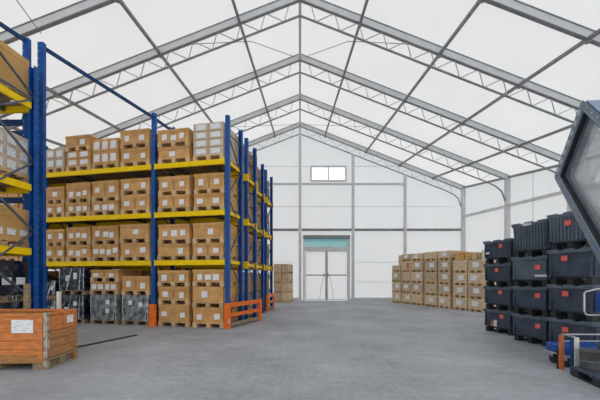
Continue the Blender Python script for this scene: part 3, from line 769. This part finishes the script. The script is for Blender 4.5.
m = MB(); m.box(-W_+.02, -.06, -.004, .05, .10, .225); m.build('bottom_rail', M['crateraw'], oc, .004)
for x in (-W_+.06, -.85, -.22): MB().box(x, x+.16, .01, D_-.01, .0, .1).build('skid', M['oldwood'], oc)
MB().box(-W_+.22, -.86, .012, .04, 0, .022).build('bottom_lath', M['oldwood'], oc)
m = MB(); m.box(-.05, -.005, D_*.42, D_*.6, .03, .125); m.box(-.045, -.01, .06, D_-.06, .0, .03); m.box(-.045, -.01, .06, D_-.06, .125, .165)
m.build('side_skid', M['oldwood'], oc)
lab(oc, -.37, .655, .32, .2, .010, 'paper_label'); 
me = MB().box(-.002, .002, -.08, .08, -.06, .06).mesh('paper_label', M['paper']); inst('paper_label', me, oc, (-.001, D_*.74, .71))
for i_, (x, y, z1, mt, nm, w) in enumerate(((-4.88, 6.08, 1.28, 'oldwood', 'rough wooden plank upright behind the orange crate, left one', .09), (-4.34, 6.12, 1.14, 'white', 'pale slim lath upright behind the orange crate', .05))):
    t = MB().box(x-w/2, x+w/2, y-.03, y+.03, 0, z1).build(('wooden_plank', 'pale_lath')[i_], M[mt], None, .004); tag(t, nm, 'plank')

# thin black strip on the floor
a = Vector((-4.43, 6.75, .022)); b = Vector((-3.93, 8.15, .022))
a.z = b.z = .009
tag(MB().bar(a, b, .10, .016).build('floor_strip', M['plasticblk']), 'thin black strip on the floor beside the orange crate', 'bar')

# ------------------------------------------------------------------ blue trolley and dark pallet on the right
t = thing('hand_trolley', 'bright blue trolley with orange and cream posts and pipe rails', 'trolley', (4.08, 5.2, 0))
MB().box(0, 1.0, .0, .46, .20, .33).build('deck', M['brightblue'], t, .02)
MB().box(-.012, 1.012, -.012, .472, .175, .198).build('deck_frame', M['silver'], t)
MB().box(-.15, -.09, -.07, -.03, .0, .52).build('front_post', M['rust'], t, .004)['label'] = 'rust orange post'
MB().box(-.155, -.085, -.025, .0, .0, .3).build('post_foot', M['rubber'], t)
MB().box(-.15, -.075, -.33, -.29, .0, .53).build('front_post', M['white'], t, .004)['label'] = 'cream post'
MB().box(-.185, -.152, -.33, -.29, .0, .53).build('front_post', M['navy'], t, .004)['label'] = 'dark blue post'
MB().tube([(-.12, -.05, .53), (.3, -.05, .53), (.98, -.05, .53)], .012, 8).build('rail', M['silver'], t)
MB().tube([(-.05, .0, .42), (.4, .0, .42), (.98, .0, .42)], .010, 8).build('rail', M['silver'], t)
MB().tube([(-.12, -.31, .535), (-.12, -.05, .535)], .010, 8).build('rail', M['silver'], t)
m = MB(); m.tube([(.95, -.2, 1.27), (.40, -.2, 1.245), (.13, -.2, 1.185), (.10, -.2, 1.16), (.10, -.2, .90), (.12, -.2, .855), (.16, -.2, .84), (.5, -.2, .84), (.95, -.2, .84)], .013, 8); m.build('push_handle', M['silver'], t)
MB().tube([(.95, -.2, 1.28), (.95, -.2, .53), (.95, -.05, .34)], .013, 8).build('handle_upright', M['silver'], t)
MB().box(.365, .62, -.18, -.08, .88, 1.17).build('blue_panel', M['brightblue'], t, .01)
MB().box(.62, .95, -.15, -.11, 1.0, 1.05).build('panel_bracket', M['brightblue'], t)
for x, y in ((.08, .08), (.08, .38), (.9, .08), (.9, .38)):
    m = MB(); m.tube([(x-.022, y, .072), (x+.022, y, .072)], .072, 16); w = m.build('wheel', M['rubber'], t)
    MB().box(x-.032, x+.032, y-.02, y+.02, .1, .174).build('wheel_fork', M['silver'], w)
t = thing('plastic_pallet', 'dark grey plastic pallet on the floor at the right edge', 'pallet', (3.86, 4.83, 0), math.radians(-9.6))
m = MB(); m.box(0, .8, -1.0, .0, .10, .14); m.build('pallet_deck', M['plastic'], t, .006)
m = MB()
for x in (.0, .33, .66):
    for y in (-1.0, -.57, -.14): m.box(x, x+.14, y, y+.14, .02, .101)
    m.box(x, x+.14, -1.0, 0, 0, .022)
m.build('pallet_foot', M['plasticblk'], t)
t = thing('grey_drum', 'short grey drum standing on the dark pallet', 'drum', (3.985, 4.66, .141))
MB().lathe([(.105, 0), (.115, .02), (.118, .235), (.126, .24), (.126, .265), (.114, .265), (.108, .2)], 0, 0, 28).build('drum_body', M['greybin'], t, smooth=True)
MB().lathe([(.1175, .10), (.1205, .105), (.1205, .12), (.1178, .125)], 0, 0, 28).build('drum_band', M['plasticlt'], t, smooth=True)
t = thing('black_crate', 'black box beside the grey drum at the right edge', 'box', (4.24, 4.58, .141), math.radians(-9.6))
MB().taper(-.11, .3, -.12, .16, 0, .34, .015).build('box_body', M['plastic'], t, .006); MB().box(-.12, .31, -.13, .17, .31, .34).build('box_rim', M['plasticlt'], t)

# ------------------------------------------------------------------ raised cab window frame, right edge
Lp = Vector((3.21, 4.30, 1.264+CAMZ)); Tp = Vector((3.10, 3.75, 1.94+CAMZ)); Pp = Vector((2.646, 3.0, .132+CAMZ))
e1 = (Tp-Lp).normalized(); n_ = e1.cross((Pp-Lp)).normalized(); e2 = n_.cross(e1).normalized()
if e2.dot(Pp-Lp) < 0: e2 = -e2
Wd = (Tp-Lp).length + .02; Ln = 2.45
if n_.x < 0: n_ = -n_
def outline(i, r, segs=5):
    pts = []
    ev = .075 if i > .03 else 0; x0, x1, y0, y1 = i, Wd-i, i+ev, Ln-i-ev
    for cx, cy, a0 in ((x1-r, y1-r, 0), (x0+r, y1-r, 90), (x0+r, y0+r, 180), (x1-r, y0+r, 270)):
        for k in range(segs+1):
            a = math.radians(a0+90*k/segs); pts.append((cx+r*math.cos(a), cy+r*math.sin(a)))
    return pts
cab = thing('machine_cab', 'tilted blue-grey steel cab frame with large glass pane, upper right edge', 'machine cab', (3.4, 3.4, 0))
org = Vector((3.4, 3.4, 0))
def W3(u, v, w): return Lp + e1*u + e2*v + n_*w - org
def ringmesh(profile):   # list of (inset, radius, offset along n)
    m = MB(); ns = None
    for ins, r, w in profile:
        pts = outline(ins, r); ns = len(pts); m.v += [tuple(W3(u, v, w)) for u, v in pts]
    for i in range(len(profile)-1):
        for k in range(ns):
            k2 = (k+1) % ns; m.f.append((i*ns+k, i*ns+k2, (i+1)*ns+k2, (i+1)*ns+k))
    return m
def closed(profile):
    m = ringmesh(profile+[profile[0]]); return m
closed([(0, .05, .0), (.062, .04, .0), (.062, .04, .035), (.02, .05, .035)]).build('front_frame', M['bluegreydk'], cab)
m = MB(); m.hexa([W3(.06, .045, .001), W3(Wd-.06, .045, .001), W3(Wd-.06, .140, .001), W3(.06, .140, .001), W3(.06, .045, .034), W3(Wd-.06, .045, .034), W3(Wd-.06, .140, .034), W3(.06, .140, .034)]); m.build('vent_panel', M['bluegreydk'], cab)
closed([(0.004, .05, .036), (.028, .03, .036), (.028, .03, .24), (.004, .05, .24)]).build('side_shell', M['bluegrey'], cab)
closed([(.0625, .04, .004), (.080, .035, .004), (.080, .035, .03), (.0625, .04, .03)]).build('inner_rail', M['bluegrey'], cab)
closed([(.0805, .035, .008), (.094, .03, .012), (.094, .03, .13), (.0805, .035, .13)]).build('gasket', M['rubber'], cab)
closed([(.0945, .03, .055), (.115, .03, .055), (.115, .03, .075), (.0945, .03, .075)]).build('glazing_bead', M['bluegreydk'], cab)
m = MB()
a, b, c, d = (.10, .175), (Wd-.10, .175), (Wd-.10, Ln-.175), (.10, Ln-.175)
m.hexa([W3(*a, .078), W3(*b, .078), W3(*c, .078), W3(*d, .078), W3(*a, .084), W3(*b, .084), W3(*c, .084), W3(*d, .084)]); m.build('pane', M['cabglass'], cab)
# vent slots along the short edge
m = MB()
for k in range(7):
    u = .12+k*(Wd-.24)/6
    q0 = .020
    q = [W3(u-.027, .03, -.004), W3(u+.027, .03, -.004), W3(u+.027, .11, -.004), W3(u-.027, .11, -.004), W3(u-.027, .03, .002), W3(u+.027, .03, .002), W3(u+.027, .11, .002), W3(u-.027, .11, .002)]
    m.hexa(q)
m.build('vent_slot', M['vent'], cab)
def bolt(u, v, w0, dirn, r=.012):
    m = MB(); p = W3(u, v, w0); m.tube([p, p + dirn*.008], r, 10); return m
bolt(Wd-.003, .30, .13, e1, .022).build('bolt', M['silver'], cab)
for v in (.25, .42, .6, .8): bolt(Wd-.026, v, 0, -n_, .010).build('bolt', M['silver'], cab)
# stand carrying it, out of the picture to the right
m = MB(); m.bar(W3(Wd*.5, Ln*.72, .26), Vector((.55, -.3, 1.7)), .09, .09); m.bar((.55, -.3, 1.75), (.55, -.3, .02), .12, .12); m.build('stand_post', M['bluegreydk'], cab)
m = MB().box(.15, .95, -.95, .05, 0, .04); m.build('stand_base', M['bluegreydk'], cab)

# ------------------------------------------------------------------ light and camera
w = bpy.data.worlds.new('overcast_sky'); bpy.context.scene.world = w; w.use_nodes = True
nt = w.node_tree; bg = nt.nodes['Background']
tc = nt.nodes.new('ShaderNodeTexCoord'); sp = nt.nodes.new('ShaderNodeSeparateXYZ'); mr = nt.nodes.new('ShaderNodeMapRange')
mr.inputs['From Min'].default_value = -0.3; mr.inputs['From Max'].default_value = 0.4; mr.inputs['To Min'].default_value = 0.75; mr.inputs['To Max'].default_value = 1.0
nt.links.new(tc.outputs['Generated'], sp.inputs[0]); nt.links.new(sp.outputs['Z'], mr.inputs['Value'])
vm = nt.nodes.new('ShaderNodeVectorMath'); vm.operation = 'SCALE'; vm.inputs[0].default_value = (0.975, 0.99, 1.0)
nt.links.new(mr.outputs['Result'], vm.inputs['Scale']); nt.links.new(vm.outputs[0], bg.inputs['Color'])
bg.inputs['Strength'].default_value = 1.6

cd = bpy.data.cameras.new('camera'); cam = bpy.data.objects.new('camera', cd); C.objects.link(cam)
cam.location = (0, 0, CAMZ); cam.rotation_euler = (math.radians(90), 0, 0)
cd.sensor_width = 36; cd.lens = 36*F/600; cd.shift_y = (H0-200)/600; cd.clip_start = .05; cd.clip_end = 200
sc = bpy.context.scene; sc.camera = cam
sc.view_settings.view_transform = 'Standard'; sc.view_settings.look = 'None'; sc.view_settings.exposure = 0.35; sc.view_settings.gamma = 1; sc.view_settings.use_curve_mapping = False
sc.cycles.max_bounces = 10; sc.cycles.diffuse_bounces = 6; sc.cycles.transparent_max_bounces = 12; sc.cycles.use_denoising = True
